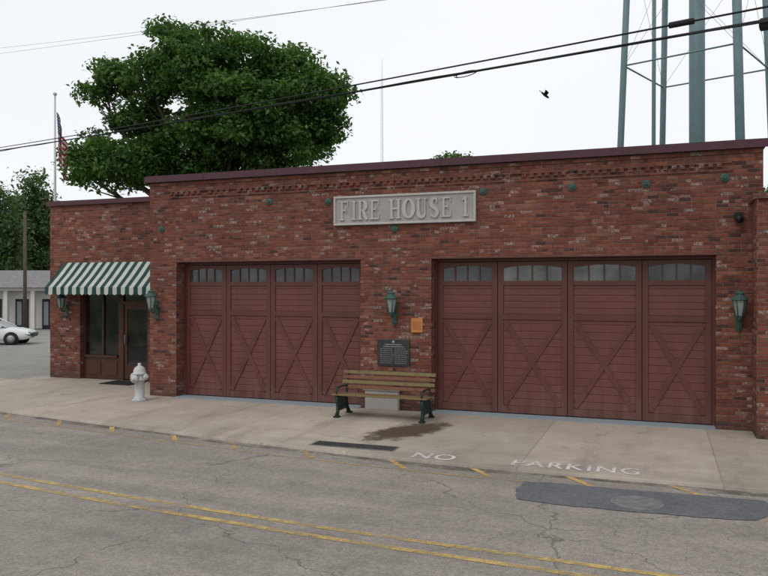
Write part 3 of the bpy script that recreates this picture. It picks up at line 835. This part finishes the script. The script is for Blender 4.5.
make_tree('broadleaf_tree', b, [(0, 0, 9.8, 1.4, 1.2, 1.4), (.3, 0, 8.0, 1.8, 1.8, 1.3)], 70, 60, .12, .2, L1, 15, crad=(.3, .6))
b = px(790, 45)
make_tree('broadleaf_tree', b, [(0, 0, 7.6, 1.9, 1.8, 1.6), (-.2, 0, 6.2, 1.8, 1.8, 1.4)], 60, 70, .13, .2, L1, 16, crad=(.4, .8))
R = np.random.RandomState(3); lb = []
for i in range(46):
    lb.append((-150 + i * 6.2 + R.uniform(-2, 2), R.uniform(-5, 5), R.uniform(3.5, 6.5), 5, 4, R.uniform(3, 4.5)))
make_tree('distant_tree_line', (-40, 120, -.4), lb, 700, 35, .5, .3, L2, 21, crad=(1.4, 2.4), limbs=False)

# ------------------------------------------------------------------ flag pole and flag
fp = px(55, 30); fx, fy = fp.x, fp.y; g0 = gz(fx, fy)
FP = empty('flagpole'); mb = MB()
mb.tube([(fx, fy, g0), (fx, fy, 5), (fx, fy, 10.2)], [.07, .055, .035], POLEM, n=10)
mb.lathe((fx, fy, 10.26), [(.0, -.08), (.06, -.05), (.08, 0), (.06, .05), (.0, .08)], POLEM, n=12)
mb.lathe((fx, fy, g0), [(.16, 0), (.16, .05), (.09, .12)], POLEM, n=12)
mb.obj('pole', FP)
fm, nt, b = newmat('flag_cloth'); g = N(nt)
at = g.n('ShaderNodeAttribute', attribute_name='flaguv'); A = g.xyz(at.outputs['Vector'])
st = g.m('GREATER_THAN', g.m('FRACT', g.m('MULTIPLY', A[1], 6.5)), .5)
c = g.mix(st, (.36, .035, .04), (.62, .6, .58))
can = g.m('MULTIPLY', g.m('LESS_THAN', A[0], .4), g.m('LESS_THAN', A[1], .54))
sv = g.n('ShaderNodeTexVoronoi'); g.put(sv.inputs['Vector'], g.comb(g.m('MULTIPLY', A[0], 1.9), A[1], 0.0)); sv.inputs['Scale'].default_value = 13; sv.inputs['Randomness'].default_value = .1
star = g.m('LESS_THAN', sv.outputs[0], .28)
c = g.mix(can, c, g.mix(star, (.02, .03, .10), (.6, .6, .6)))
g.put(b.inputs['Base Color'], c); b.inputs['Roughness'].default_value = .8
nu, nv_ = 48, 24; vs = []; uv = []
for i in range(nu + 1):
    for j in range(nv_ + 1):
        t = i / nu; s = j / nv_
        fold = math.sin(t * 17 + s * 1.2)
        xx = .06 + .38 * t ** .7 + .05 * math.sin(t * 9 + 2 * s)
        yy = .12 * fold * (.3 + t)
        zz = 9.5 - s * 1.6 - t * 1.45 * (1 - .15 * s) + .05 * math.cos(t * 17)
        q = Vector((fx, fy, 0)) + AXR * xx + AXD * yy; vs.append((q.x, q.y, zz)); uv.append((t, s, 0))
fs = [(i * (nv_ + 1) + j, (i + 1) * (nv_ + 1) + j, (i + 1) * (nv_ + 1) + j + 1, i * (nv_ + 1) + j + 1) for i in range(nu) for j in range(nv_)]
mb = MB(); mb.add(vs, fs, fm, True); o = mb.obj('national_flag', FP)
at_ = o.data.attributes.new('flaguv', 'FLOAT_VECTOR', 'POINT'); at_.data.foreach_set('vector', [c for u in uv for c in u])

# ------------------------------------------------------------------ left building, pole, car
ang = math.atan2(.347, .938)
bp = px(20, 54)
MW = Matrix.Translation((bp.x, bp.y, -.45)) @ Matrix.Rotation(ang, 4, 'Z')
WB = empty('white_row_building'); mb = MB()
mb.box(-9, 5.2, 0.6, 7, 0, 2.75, WHITEW, M=MW)
for i in range(8):
    xx = -8.9 + i * 1.95
    mb.box(xx, xx + .28, -.2, .1, 0, 2.75, WHITEW, M=MW)
    if xx + 1.8 < 5.2:
        mb.box(xx + .5, xx + 1.45, .55, .598, 0, 2.15, DARKIN, M=MW)
        mb.box(xx + .62, xx + .95, .53, .549, .25, 1.95, SILLM, M=MW)
mb.box(-9.1, 5.3, -.25, .15, 2.751, 2.98, WHITEW, M=MW)
mb.obj('walls_and_bays', WB)
mb = MB(); mb.add([MW @ Vector(v) for v in [(-9.4, -.6, 2.99), (5.6, -.6, 2.99), (5.6, 3.6, 4.3), (-9.4, 3.6, 4.3), (5.6, 7.6, 2.99), (-9.4, 7.6, 2.99)]], [(0, 1, 2, 3), (3, 2, 4, 5), (0, 5, 4, 1), (1, 4, 2), (0, 3, 5)], SHINGLE)
mb.obj('gable_roof', WB)
def upole(x, y, h, yaw=0, arm=True, r=.14):
    e = empty('utility_pole'); m = MB(); z0 = gz(x, y)
    m.tube([(x, y, z0 - .1), (x, y, h)], [r, r * .7], WOODP, n=10)
    if arm:
        M_ = Matrix.Translation((x, y, h - .5)) @ Matrix.Rotation(yaw, 4, 'Z')
        m.box(-1.1, 1.1, -.2, -.1, 0, .11, WOODP, M=M_)
        for q in (-1, -.4, .4, 1): m.lathe(M_ @ Vector((q, -.15, .11)), [(.03, 0), (.045, .05), (.03, .1), (.0, .12)], STEEL, n=8)
    m.obj('pole_and_crossarm', e)
p = px(25, 48); upole(p.x, p.y, 7.4, .3, arm=False, r=.13)
upole(-38.1, 28.6, 15.2, .8); upole(2.9, 10.55, 7.6, .8)

CR = empty('parked_car')
cp = px(-11, 40)
MC = Matrix.Translation((cp.x, cp.y, gz(cp.x, cp.y) - .045)) @ Matrix.Rotation(ang + .12, 4, 'Z')
def carbody():
    m = MB()
    body = [(-2.32, .42, .80, .74), (-2.25, .30, .92, .82), (-1.9, .24, .98, .88), (-1.0, .22, .96, .90), (0, .22, .93, .91), (.9, .22, .91, .90), (1.5, .24, .86, .88), (2.05, .28, .74, .83), (2.3, .36, .62, .70)]
    rings = []
    for x, zb, zt, w in body:
        rings.append([(x, -w * .92, zb), (x, -w, zb + .18), (x, -w, zt - .16), (x, -w * .93, zt - .03), (x, -w * .75, zt), (x, 0, zt + .02), (x, w * .75, zt), (x, w * .93, zt - .03), (x, w, zt - .16), (x, w, zb + .18), (x, w * .92, zb)])
    n = 11; vs = [MC @ Vector(v) for r in rings for v in r]; fs = []
    for i in range(len(rings) - 1):
        for k_ in range(n): fs.append((i * n + k_, i * n + (k_ + 1) % n, (i + 1) * n + (k_ + 1) % n, (i + 1) * n + k_))
    fs += [tuple(range(n)), tuple(range(len(vs) - n, len(vs)))[::-1]]
    m.add(vs, fs, CARW, True)
    cab = [(-1.95, .97, .97, .70, .70), (-1.15, .95, 1.36, .80, .62), (-.4, .93, 1.42, .82, .64), (.25, .92, 1.38, .82, .63), (1.15, .88, .90, .78, .72)]
    vs = []; 
    for x, z0, z1, w0, w1 in cab: vs += [(x, -w0, z0), (x, -w1, z1), (x, w1, z1), (x, w0, z0)]
    vs = [MC @ Vector(v) for v in vs]
    for i in range(4):
        a = i * 4
        m.add([vs[a], vs[a + 1], vs[a + 5], vs[a + 4]], [(0, 1, 2, 3)], CARG)
        m.add([vs[a + 3], vs[a + 2], vs[a + 6], vs[a + 7]], [(3, 2, 1, 0)], CARG)
        m.add([vs[a + 1], vs[a + 2], vs[a + 6], vs[a + 5]], [(0, 1, 2, 3)], CARW if i in (1, 2) else CARG)
    for sgn in (-1, 1):
        def pil(a, b, r=.035): m.tube([MC @ Vector((a[0], sgn * a[1], a[2])), MC @ Vector((b[0], sgn * b[1], b[2]))], r, CARW, n=6)
        pil((-1.95, .70, .97), (-1.15, .62, 1.37), .05); pil((-1.15, .62, 1.37), (-.4, .64, 1.42)); pil((-.4, .64, 1.42), (.25, .63, 1.385)); pil((.25, .63, 1.385), (1.15, .73, .90)); pil((-.4, .83, .93), (-.4, .65, 1.41)); 
        for wx in (-1.42, 1.42):
            c = MC @ Vector((wx, sgn * .80, .32)); M_ = (MC.to_3x3() @ Matrix.Rotation(math.pi / 2, 3, 'X'))
            m.lathe(c, [(.0, -.11), (.27, -.11), (.32, -.08), (.32, .08), (.27, .11), (.0, .11)], RUBBER, n=22, M=M_)
            m.lathe(c, [(.0, -.125), (.06, -.125), (.20, -.115), (.20, .115), (.06, .125), (.0, .125)], STEEL, n=16, M=M_)
            m.lathe(c, [(.37, -.105), (.37, .105)], RUBBER, n=22, M=M_)
        m.box(2.08, 2.28, sgn * .55 - .13, sgn * .55 + .13, .56, .66, LAMPG, M=MC)
        m.box(-2.34, -2.24, sgn * .6 - .12, sgn * .6 + .12, .68, .84, REDTAIL, M=MC)
        m.box(.85, .95, sgn * .88 - .07, sgn * .88 + .07, .93, 1.03, CARW, M=MC)
    m.box(2.26, 2.33, -.45, .45, .42, .54, BLACKM, M=MC)
    m.obj('car_body', CR)
carbody()

# ------------------------------------------------------------------ water tower
WT = empty('water_tower'); mb = MB()
c = px(697, 50); c.z = 0
mb.tube([c, c + Vector((0, 0, 32))], .50, TEAL, n=20)
legs = []
for la, de in ((5.4, .4), (-.4, 5.4), (-5.4, -.4), (.4, -5.4)):
    f0 = 1.06; f1 = .80
    legs.append((c + AXR * la * f0 + AXD * de * f0, c + AXR * la * f1 + AXD * de * f1 + Vector((0, 0, 33))))
for (a, b), r in zip(legs, (.24, .21, .21, .27)): mb.tube([a, b], r, TEAL, n=12)
lev = [6.5, 17.2, 26]
def lp(i, z): a, b = legs[i]; return a.lerp(b, z / 33)
for z in lev:
    for i in range(4):
        mb.tube([lp(i, z), lp((i + 1) % 4, z)], .055, TEAL, n=6)
zz = [0] + lev + [33]
for s in range(len(zz) - 1):
    for i in range(4):
        j = (i + 1) % 4
        if s == 1: continue
        mb.tube([lp(i, zz[s]), lp(j, zz[s + 1])], .012, TEAL, n=5); mb.tube([lp(j, zz[s]), lp(i, zz[s + 1])], .012, TEAL, n=5)
q = c - AXR * 2.93
mb.tube([q, q + Vector((0.1, 0, 32))], .13, TEAL, n=8)
mb.obj('legs_and_riser', WT)
mb = MB(); mb.lathe(c + Vector((0, 0, 31)), [(.6, 0), (3, .5), (4.6, 1.6), (5, 3), (5, 8), (4.6, 8.6), (2.5, 10), (.3, 11)], TEAL, n=36); mb.obj('tank', WT)
p = px(381, 80)
mb = MB(); 
for o_ in ((0, 0), (.3, 0), (.15, .26)): mb.tube([(p.x + o_[0], p.y + o_[1], 0), (p.x + o_[0] * .6, p.y + o_[1] * .6, 25)], .022, POLEM, n=5)
for i in range(40):
    z = i * .62; mb.tube([(p.x, p.y, z), (p.x + .3 * (1 - z / 60), p.y, z + .31), (p.x, p.y, z + .62)], .012, POLEM, n=4)
mb.tube([(p.x + .1, p.y, 25), (p.x + .1, p.y, 27)], .02, POLEM, n=5); mb.obj('antenna_mast')

# ------------------------------------------------------------------ overhead cables
A0 = Vector((-38.1, 28.6, 0)); B0 = Vector((2.9, 10.55, 0))
OC = empty('overhead_cables')
def cable(name, za, zb, sag, r, off=0, wig=0):
    pts = []
    for i in range(61):
        t = i / 60; p = A0.lerp(B0, t); p = p + Vector((.4, .9, 0)) * off
        p.z = za + (zb - za) * t - 4 * sag * t * (1 - t) + wig * math.sin(t * 70)
        pts.append(p)
    m = MB(); m.tube(pts, r, RUBBER, n=6); m.obj(name, OC); return pts
C1 = cable('cable_1', 9.1, 6.0, .12, .021)
C2 = cable('cable_2', 9.25, 6.22, .16, .015, off=.1)
cable('cable_3', 8.9, 5.95, .02, .012, off=-.1, wig=.010)
cable('cable_5', 14.9, 6.9, .15, .004, off=.3)
cable('cable_6', 14.3, 6.8, .1, .004, off=-.2)
mb = MB()
def at(za, zb, sag, t, off=0):
    p = A0.lerp(B0, t) + Vector((.4, .9, 0)) * off; p.z = za + (zb - za) * t - 4 * sag * t * (1 - t); return p
mb.tube([at(9.1, 6.0, .12, .960) - Vector((0, 0, .05)), at(9.1, 6.0, .12, .969) - Vector((0, 0, .05))], .085, RUBBER, n=10)
mb.tube([at(9.25, 6.22, .16, .931, .1), at(9.25, 6.22, .16, .939, .1)], .045, RUBBER, n=10)
q = at(9.1, 6.0, .12, .848)
mb.tube([q + Vector((.19 * math.cos(t) * (1 + t * .03), -.1 * math.cos(t), -.02 + .045 * math.sin(t))) for t in np.linspace(0, 11, 30)], .009, RUBBER, n=5)
mb.obj('splice_cases', OC)
bq = px(545, 25); bq.z = 2.5 + 193 / 30
BD = empty('flying_bird'); mb = MB()
d = (AXR * .75 + Vector((0, 0, -.6))).normalized()
mb.tube([bq - d * .17, bq - d * .10, bq, bq + d * .09, bq + d * .13, bq + d * .17], [.012, .035, .05, .04, .035, .008], BIRDM, n=8)
up = Vector((0, 0, 1)); sd = d.cross(AXD).normalized()
mb.add([bq + d * .06, bq - d * .05, bq + AXD * .3 + sd * .06 - d * .10, bq + AXD * .16 + sd * .09 + d * .05], [(0, 1, 2, 3)], BIRDM)
mb.add([bq + d * .06, bq - d * .05, bq - AXD * .3 + sd * .06 - d * .10, bq - AXD * .16 + sd * .09 + d * .05], [(3, 2, 1, 0)], BIRDM)
mb.add([bq - d * .13, bq - d * .24 + AXD * .05, bq - d * .24 - AXD * .05], [(0, 1, 2)], BIRDM)
mb.obj('bird_body', BD)

# ------------------------------------------------------------------ world, sun, camera
w = bpy.data.worlds.new('World'); scene.world = w; w.use_nodes = True
nt = w.node_tree; g = N(nt); bg = nt.nodes['Background']
sky = g.n('ShaderNodeTexSky'); sky.sky_type = 'NISHITA'; sky.sun_disc = False
SE, SR = math.radians(52), math.radians(200)
sky.sun_elevation = SE; sky.sun_rotation = SR
tc = g.n('ShaderNodeTexCoord').outputs['Generated']
cl = g.noise(tc, 1.3, 4, .5)
cloud = g.mix(g.rng(cl, .35, .68), (8.9, 9.25, 9.8), (9.9, 10.05, 10.3))
hs = g.n('ShaderNodeHueSaturation'); hs.inputs['Saturation'].default_value = .35; nt.links.new(sky.outputs[0], hs.inputs['Color'])
colr = g.mix(.93, hs.outputs[0], cloud)
nt.links.new(colr, bg.inputs['Color']); bg.inputs['Strength'].default_value = .102
sl = bpy.data.lights.new('sun', 'SUN'); sl.energy = .9; sl.angle = math.radians(30); sl.color = (1, .96, .9)
so = bpy.data.objects.new('sun', sl); COL.objects.link(so)
az = math.radians(200)
sd_ = Vector((math.sin(az) * math.cos(SE), math.cos(az) * math.cos(SE), math.sin(SE)))
so.rotation_euler = sd_.to_track_quat('Z', 'Y').to_euler()
so.location = (0, 0, 40)
cam = bpy.data.cameras.new('camera'); co = bpy.data.objects.new('camera', cam); COL.objects.link(co)
cam.sensor_width = 36; cam.lens = 36 * 750 / 768; cam.clip_end = 3000
co.location = (0, 0, 2.5); co.rotation_euler = (math.radians(90), 0, math.radians(20.3))
scene.camera = co
scene.view_settings.view_transform = 'Standard'; scene.view_settings.look = 'None'; scene.view_settings.exposure = 0
